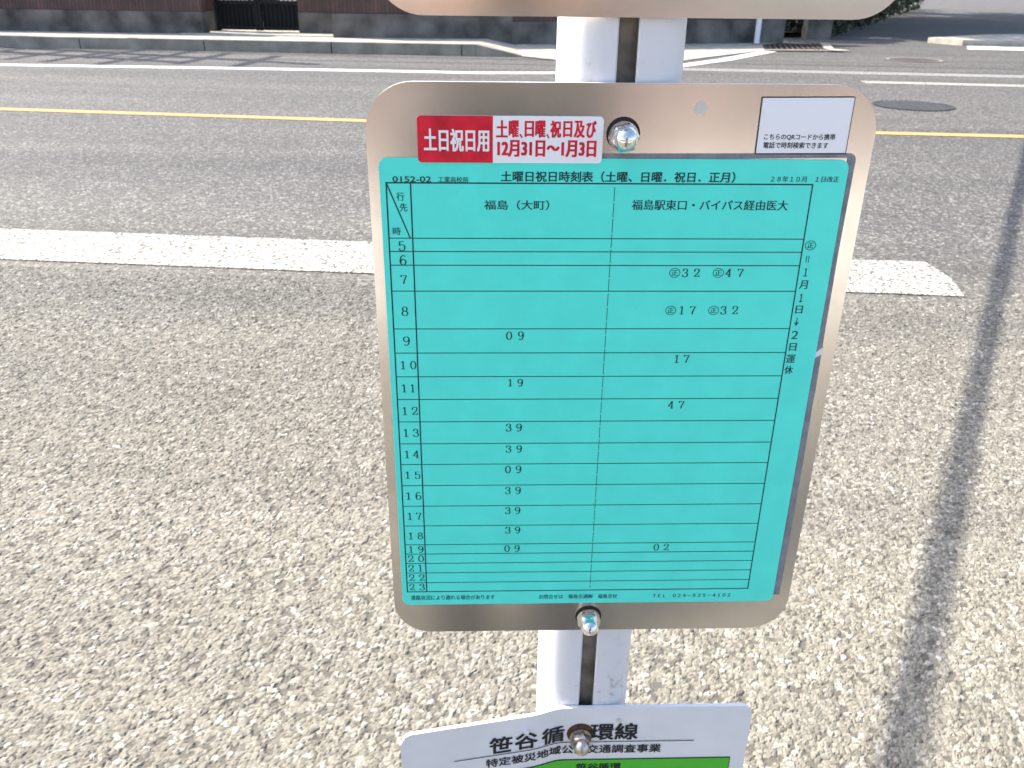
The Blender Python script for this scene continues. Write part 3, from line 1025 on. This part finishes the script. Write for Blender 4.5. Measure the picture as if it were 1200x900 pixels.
YT = -.00094
tx = MB()
FW = str.maketrans("0123456789", "０１２３４５６７８９")
def spline(P, n=7):
    out = []
    for i in range(len(P) - 1):
        p0, p1, p2, p3 = P[max(i - 1, 0)], P[i], P[i + 1], P[min(i + 2, len(P) - 1)]
        for k in range(n):
            u = k / n
            out.append(tuple(.5 * (2 * b + (c - a) * u + (2 * a - 5 * b + 4 * c - d) * u * u + (3 * b - a - 3 * c + d) * u ** 3) for a, b, c, d in zip(p0, p1, p2, p3)))
    out.append(P[-1])
    return out
def oval(cx, cy, rx, ry):
    return [(cx + rx * math.sin(2 * math.pi * k / 28), cy + ry * math.cos(2 * math.pi * k / 28)) for k in range(29)]
SIX = [(.50, .88), (.42, .97), (.31, 1), (.15, .86), (.06, .52), (.08, .2), (.2, .03), (.32, 0), (.48, .08), (.56, .3), (.48, .5), (.33, .58), (.18, .5), (.08, .33)]
SERIF = {
    '0': [oval(.31, .5, .26, .5)],
    '1': [[(.32, 1), (.32, 0)], [(.12, .84), (.32, .98)], [(.1, .02), (.54, .02)]],
    '2': [spline([(.07, .72), (.1, .9), (.29, 1), (.5, .92), (.55, .74), (.46, .52), (.25, .25), (.05, .05)]), [(.05, .06), (.56, .06)], [(.56, .02), (.59, .22)], [(.08, .66), (.08, .8)]],
    '3': [spline([(.08, .78), (.14, .94), (.3, 1), (.47, .93), (.52, .77), (.46, .6), (.26, .54)]), spline([(.26, .54), (.48, .47), (.56, .28), (.5, .08), (.3, 0), (.12, .05), (.06, .2)]), [(.08, .72), (.08, .84)], [(.07, .13), (.07, .26)]],
    '4': [[(.42, 1), (.03, .30)], [(.02, .29), (.6, .29)], [(.42, 1), (.42, 0)], [(.27, .02), (.57, .02)]],
    '5': [[(.12, .95), (.52, .95)], [(.12, .97), (.09, .52)], spline([(.09, .52), (.2, .61), (.36, .62), (.52, .5), (.55, .3), (.48, .1), (.3, 0), (.12, .04), (.06, .18)]), [(.07, .12), (.07, .24)]],
    '6': [spline(SIX)],
    '7': [[(.05, .95), (.57, .95)], spline([(.57, .95), (.42, .6), (.32, .3), (.28, 0)]), [(.06, 1), (.06, .78)]],
    '8': [oval(.31, .75, .2, .25), oval(.31, .26, .25, .26)],
    '9': [spline([(.62 - x, 1 - y) for x, y in SIX])],
}
def serif_digits(mb, text, cx, cz, w, h, y, mat):
    """roman figures drawn with a broad pen: heavy uprights, light horizontals, foot serifs"""
    n = len(text)
    adv = 1.0
    gw = h * .68 if n > 1 else w
    for i, ch in enumerate(text):
        gx = cx if n == 1 else cx - w / 2 + gw / 2 + i * (w - gw) / (n - 1)
        for k, st_ in enumerate(SERIF[ch]):
            pts = [(gx + (px - .31) / .62 * gw, cz + (pz - .5) * h) for px, pz in st_]
            vs, fs = [], []
            for j, p in enumerate(pts):
                q0, q1 = pts[max(j - 1, 0)], pts[min(j + 1, len(pts) - 1)]
                dx, dz = q1[0] - q0[0], q1[1] - q0[1]
                L = math.hypot(dx, dz)
                dx, dz = dx / L, dz / L
                wd = (.32 + .46 * abs(dz) ** 1.5) / 2
                vs += [((p[0] - dz * wd) / 1000, y - .000008 * k, (p[1] + dx * wd) / 1000), ((p[0] + dz * wd) / 1000, y - .000008 * k, (p[1] - dx * wd) / 1000)]
            for j in range(len(pts) - 1):
                fs.append((2 * j, 2 * j + 1, 2 * j + 3, 2 * j + 2))
            mb.add(vs, fs, mat)
times = [('09', -54.4, 49.0, 10.5, 5.1), ('19', -53.9, 17.8, 9.4, 4.9), ('39', -54.4, -13.5, 10.1, 5.2), ('39', -54.2, -29.0, 10.2, 5.0), ('09', -54.4, -44.2, 10.3, 5.2), ('39', -54.4, -60.2, 10.2, 5.2), ('39', -54.4, -75.8, 10.0, 5.2), ('39', -54.2, -91.4, 9.9, 5.1), ('09', -54.5, -106.4, 10.2, 5.1),
         ('32', 47.8, 88.4, 10.1, 4.9), ('47', 73.4, 88.4, 10.4, 4.9), ('17', 47.9, 65.2, 10.0, 5.1), ('32', 73.1, 65.2, 10.4, 5.1), ('17', 47.6, 33.6, 9.5, 5.2), ('47', 47.2, 2.2, 10.1, 5.1), ('02', 47.1, -106.4, 10.2, 5.1)]
hours = [('5', -119.4, 104.2, 3.9, 5.6), ('6', -119.2, 95.8, 3.9, 5.6), ('7', -119.2, 84.2, 3.8, 5.3), ('8', -119.5, 64.6, 4.0, 5.6), ('9', -119.4, 45.6, 4.1, 5.6), ('10', -119.0, 29.8, 9.8, 5.3), ('11', -119.5, 14.2, 8.8, 5.3), ('12', -119.3, -1.5, 9.9, 5.5), ('13', -119.2, -17.0, 9.9, 5.4), ('14', -119.4, -32.6, 9.5, 5.4), ('15', -119.3, -48.0, 10.0, 5.3), ('16', -119.4, -63.9, 10.2, 5.5), ('17', -119.4, -79.7, 9.6, 5.4), ('18', -119.2, -95.5, 10.0, 5.4), ('19', -119.4, -106.5, 10.2, 5.2), ('20', -119.7, -114.1, 10.6, 5.3), ('21', -120.1, -122.1, 9.9, 5.4), ('22', -119.7, -130.2, 10.6, 5.4), ('23', -119.8, -138.2, 10.6, 5.3)]
for a in times + hours:
    serif_digits(tx, a[0], a[1], a[2], a[3], a[4], YT, MT['ink'])
for cx, cz in ((38.3, 88.4), (63.9, 88.4), (38.0, 65.1), (63.7, 65.1), (115.6, 105.0)):
    ring(tx, cx, cz, 3.2, 2.9, .38, YT, MT['ink'])
    letter(tx, "正", cx, cz, 3.7, 3.1, YT, MT['ink'], 0, .05)
heads = [('0152-02', -101.8 - 10.6, 142.0, 21.2, 3.2, .04, .08), ('工業高校前', -89.6, 141.9, 16.7, 3.1, -.006, .04), ('２８年１０月　１日改正', 106.4, 143.0, 38.5, 3.3, -.008, .05),
         ('行', -119.1, 132.4, 4.4, 4.7, -.008, .07), ('先', -117.6, 126.3, 4.4, 4.6, -.008, .07), ('時', -122.0, 112.8, 4.5, 4.4, -.008, .07),
         ('福島（大町）', -54.4, 127.9, 36.5, 5.5, -.008, .1), ('福島駅東口・バイパス経由医大', 54.7, 128.2, 88.8, 5.8, -.008, .1),
         ('１', 115.4, 88.8, 2.2, 5.0, -.012, .12), ('月', 115.3, 81.2, 5.0, 5.3, -.01, .1), ('１', 115.2, 72.9, 2.2, 5.0, -.012, .12), ('日', 115.1, 65.6, 4.3, 4.9, -.01, .12), ('↓', 114.8, 57.7, 2.6, 5.2, -.01, .1), ('２', 115.0, 49.3, 3.9, 5.3, -.012, .14), ('日', 115.1, 41.4, 4.4, 5.0, -.01, .12), ('運', 114.9, 33.5, 5.6, 5.6, -.01, .1), ('休', 114.8, 26.0, 5.4, 5.6, -.01, .1),
         ('道路状況により遅れる場合があります', -95.2, -147.5, 58.3, 4.0, -.006, .05), ('お問合せは　福島交通㈱　福島支社', -7.8, -147.7, 55.0, 3.8, -.006, .05), ('ＴＥＬ　０２４－５３５－４１０２', 72.1, -147.9, 55.0, 2.9, -.006, .08),
         ('土曜日祝日時刻表（土曜、日曜．祝日．正月）', 1.8, 143.8, 130.5, 6.0, .08, .14)]
for a in heads:
    letter(tx, a[0], a[1], a[2], a[3], a[4], YT, MT['ink'], a[5], a[6])
for x in (114.5, 115.9):
    tx.quad(((x - .2) / 1000, YT, .0948), ((x + .2) / 1000, YT, .0948), ((x + .2) / 1000, YT, .0988), ((x - .2) / 1000, YT, .0988), MT['ink'])
tx.build("printed_text", sh, fix=False)

# red and white holiday sticker
w = MB()
w.prism(rrect(-.1085, -.0081, .1512, .1760, .0022, 4), -.00145, -.0009, MT['sticker'])
stk = w.build("holiday_sticker", tp); stk["label"] = "red and white holiday service sticker"
w = MB()
rp = [p for p in rrect(-.1085, -.0400, .1512, .1760, .0022, 4) if p[0] < -.05] 
rp = [(-.0678, .1512), (-.0678, .1760)] + rp
w.add([(x, -.0015, z) for x, z in rp], [tuple(range(len(rp)))], MT['red']); w.build("red_panel", stk)
w = MB(); letter(w, "土日祝日用", -87.4, 163.2, 35.4, 12.0, -.00158, MT['white_ink'], .2, .28)
w.build("white_lettering", stk, fix=False)
w = MB()
for ch, x0_, x1_ in (("土", 605, 657), ("曜", 660, 705), ("、", 708, 722), ("日", 730, 771), ("曜", 776, 822), ("、", 826, 839), ("祝", 842, 891), ("日", 899, 939), ("及", 946, 995), ("び", 1000, 1045)):
    cx_, w_ = -39.0 + ((x0_ + x1_) / 2 - 825) / 440 * 54.2, (x1_ - x0_) / 440 * 54.2
    if ch == "、":
        letter(w, ch, cx_, 165.6, w_, 2.4, -.00153, MT['red'], .1, .15)
    else:
        letter(w, ch, cx_, 169.3, w_, 9.0 if ch != "日" else 8.4, -.00153, MT['red'], .18, .3)
letter(w, "１２月３１日～１月３日" if False else "12月31日〜1月3日", -38.4, 159.0, 54.0, 9.0, -.00153, MT['red'], .2, .4)
w.build("red_lettering", stk, fix=False)

# white web address sticker (its square code left out)
w = MB()
w.prism([(.0766, .1567), (.1268, .1571), (.1268, .1868), (.0766, .1863)], -.0006, -.0001, MT['sticker'], MT['black_ink'])
st2 = w.build("information_sticker", tp); st2["label"] = "small white information sticker"
w = MB()
for (x0, z0, x1, z1) in ((.0766, .1567, .1268, .1571), (.0766, .1863, .1268, .1868)):
    w.quad((x0, -.00068, z0 - .0002), (x1, -.00068, z1 - .0002), (x1, -.00068, z1 + .0003), (x0, -.00068, z0 + .0003), MT['black_ink'])
for x in (.0766, .1268):
    w.quad((x - .0002, -.00072, .1566), (x + .0002, -.00072, .1566), (x + .0002, -.00072, .1867), (x - .0002, -.00072, .1867), MT['black_ink'])
w.build("border", st2, fix=False)
w = MB()
letter(w, "こちらのQRコードから携帯", 99.9, 165.8, 39.4, 3.4, -.0007, MT['black_ink'], .04, .05)
letter(w, "電話で時刻検索できます", 98.4, 161.4, 36.0, 3.4, -.0007, MT['black_ink'], .04, .05)
w.build("lettering", st2, fix=False)

cap_nut(tp, .0030, .1655, MT['chrome'], MT['hole'], rot=.2)
cap_nut(tp, .0003, -.1672, MT['chrome'], MT['hole'], rot=.1)
def disc(parent, name, x, z, r, mat, y=-.0006):
    w = MB(); N = 28
    w.add([(x + r * math.cos(2 * math.pi * k / N), yy, z + r * math.sin(2 * math.pi * k / N)) for yy in (y, 0.0005) for k in range(N)],
          [tuple(range(N))] + [(k, (k + 1) % N, N + (k + 1) % N, N + k) for k in range(N)], mat)
    return w.build(name, parent)
disc(tp, "rivet", .0439, .1806, .0034, MT['rivet'])
d = disc(tp, "rivet", -.0379, .1801, .0034, MT['plate'])

# ================================================================ PLATE ABOVE
up_ = thing("sign_plate", "bare aluminium sign plate whose lower edge hangs above the turquoise timetable", "sign", (0, 0, ZC))
w = MB(); w.prism(rrect(-.1290, .1446, .2250, .600, .026, 12), 0.0, .0022, MT['plate'], MT['plate_edge'])
pl = w.build("backing_plate", up_); polish(pl, .0005, 2)
cap_nut(up_, .003, .2425, MT['old_nut'], MT['hole'], rot=.3)
cap_nut(up_, .003, .575, MT['old_nut'], MT['hole'], rot=.15)

# ================================================================ BENT WHITE BOARD BELOW
lb = thing("route_board", "white route notice board with its left half bent forward and a green panel", "notice board", (0, 0, ZC))
XK, SLP = -.0215, .0223 / .113
CA = 1 / math.hypot(1, SLP)
KN = [(-.20, -.0335), (-.0355, -.0062), (-.0170, 0.0), (.20, 0.0)]
def fold(x):
    for (xa, ya), (xb, yb) in zip(KN[:-1], KN[1:]):
        if x <= xb:
            return ya + (yb - ya) * (x - xa) / (xb - xa)
    return 0.0
def bend(x, y, z):
    """the left half was knocked forward: a double crease beside the pole"""
    f = sum(fold(x + .0045 * k / 4) for k in range(-4, 5)) / 9
    return (x , y + f, z)
def bgrid(mb, x0, x1, z0, z1, y, mat, nx=60):
    for i in range(nx):
        a, b = x0 + (x1 - x0) * i / nx, x0 + (x1 - x0) * (i + 1) / nx
        mb.add([bend(a, y, z0), bend(b, y, z0), bend(b, y, z1), bend(a, y, z1)], [(0, 1, 2, 3)], mat, True)
w = MB()
X0, X1, Z0, Z1 = -.1350, .1306, -.640, -.2546
prof = []
for i in range(81):
    x = X0 + (X1 - X0) * i / 80
    r_ = .009
    e = min(x - X0, X1 - x)
    dz = 0 if e > r_ else r_ - math.sqrt(max(0, r_ * r_ - (r_ - e) ** 2))
    prof.append((x, dz))
for (a, da), (b, db) in zip(prof[:-1], prof[1:]):
    sag = lambda x: -.0015 * max(0, min(1, (XK - x) / .11))
    f0, f1 = [(a, Z0 + da), (b, Z0 + db)], [(b, Z1 - db + sag(b)), (a, Z1 - da + sag(a))]
    pts = f0 + f1
    w.add([bend(x, .0, z) for x, z in pts] + [bend(x, .003, z) for x, z in pts], [(0, 1, 2, 3), (7, 6, 5, 4), (3, 2, 6, 7), (0, 4, 5, 1)], MT['board'], False)
(a, da), (b, db) = prof[0], prof[-1]
w.add([bend(a, 0, Z0 + da), bend(a, .003, Z0 + da), bend(a, .003, Z1 - da - .0015), bend(a, 0, Z1 - da - .0015)], [(0, 1, 2, 3)], MT['board'])
w.add([bend(b, 0, Z0 + db), bend(b, .003, Z0 + db), bend(b, .003, Z1 - db), bend(b, 0, Z1 - db)], [(0, 1, 2, 3)], MT['board'])
bd = w.build("board", lb)
w = MB()
bgrid(w, -.1180, .1190, -.620, -.3078, -.0004, MT['black_ink'])
bgrid(w, -.1174, .1184, -.6194, -.3086, -.0006, MT['green'])
w.build("green_panel", bd, fix=False)
w = MB()
YB = -.0005
for ch, cx in (("笹", -61.3), ("谷", -42.0), ("循", -21.2)):
    letter(w, ch, cx, -279.3 - (0 if ch != "循" else .5), 17.6, 16.6, YB, MT['black_ink'], .3, .35, bend)
letter(w, "環線", 25.8, -278.8, 36.9, 17.4, YB, MT['black_ink'], .3, .35, bend)
letter(w, "特定被災地域公共交通調査事業", -4.6, -297.0, 136.0, 8.9, YB, MT['black_ink'], .12, .18, bend)
bgrid(w, -.0965, .0884, -.28955, -.28885, -.00062, MT['black_ink'])
letter(w, "笹谷循環", 15.5, -316.2, 35.5, 8.3, -.0008, MT['black_ink'], .15, .2, bend)
w.build("lettering", bd, fix=False)
w = MB()
cap_nut(lb, -.0002, -.2835, MT['old_nut'], MT['rust_hole'], rot=.25, hr=.0105, hz=.003)
d = disc(lb, "rivet", .0285, -.2672, .0022, MT['rivet'], -.0004)
d = disc(lb, "rivet", -.0420, -.2690, .0020, MT['tape'], -.009)
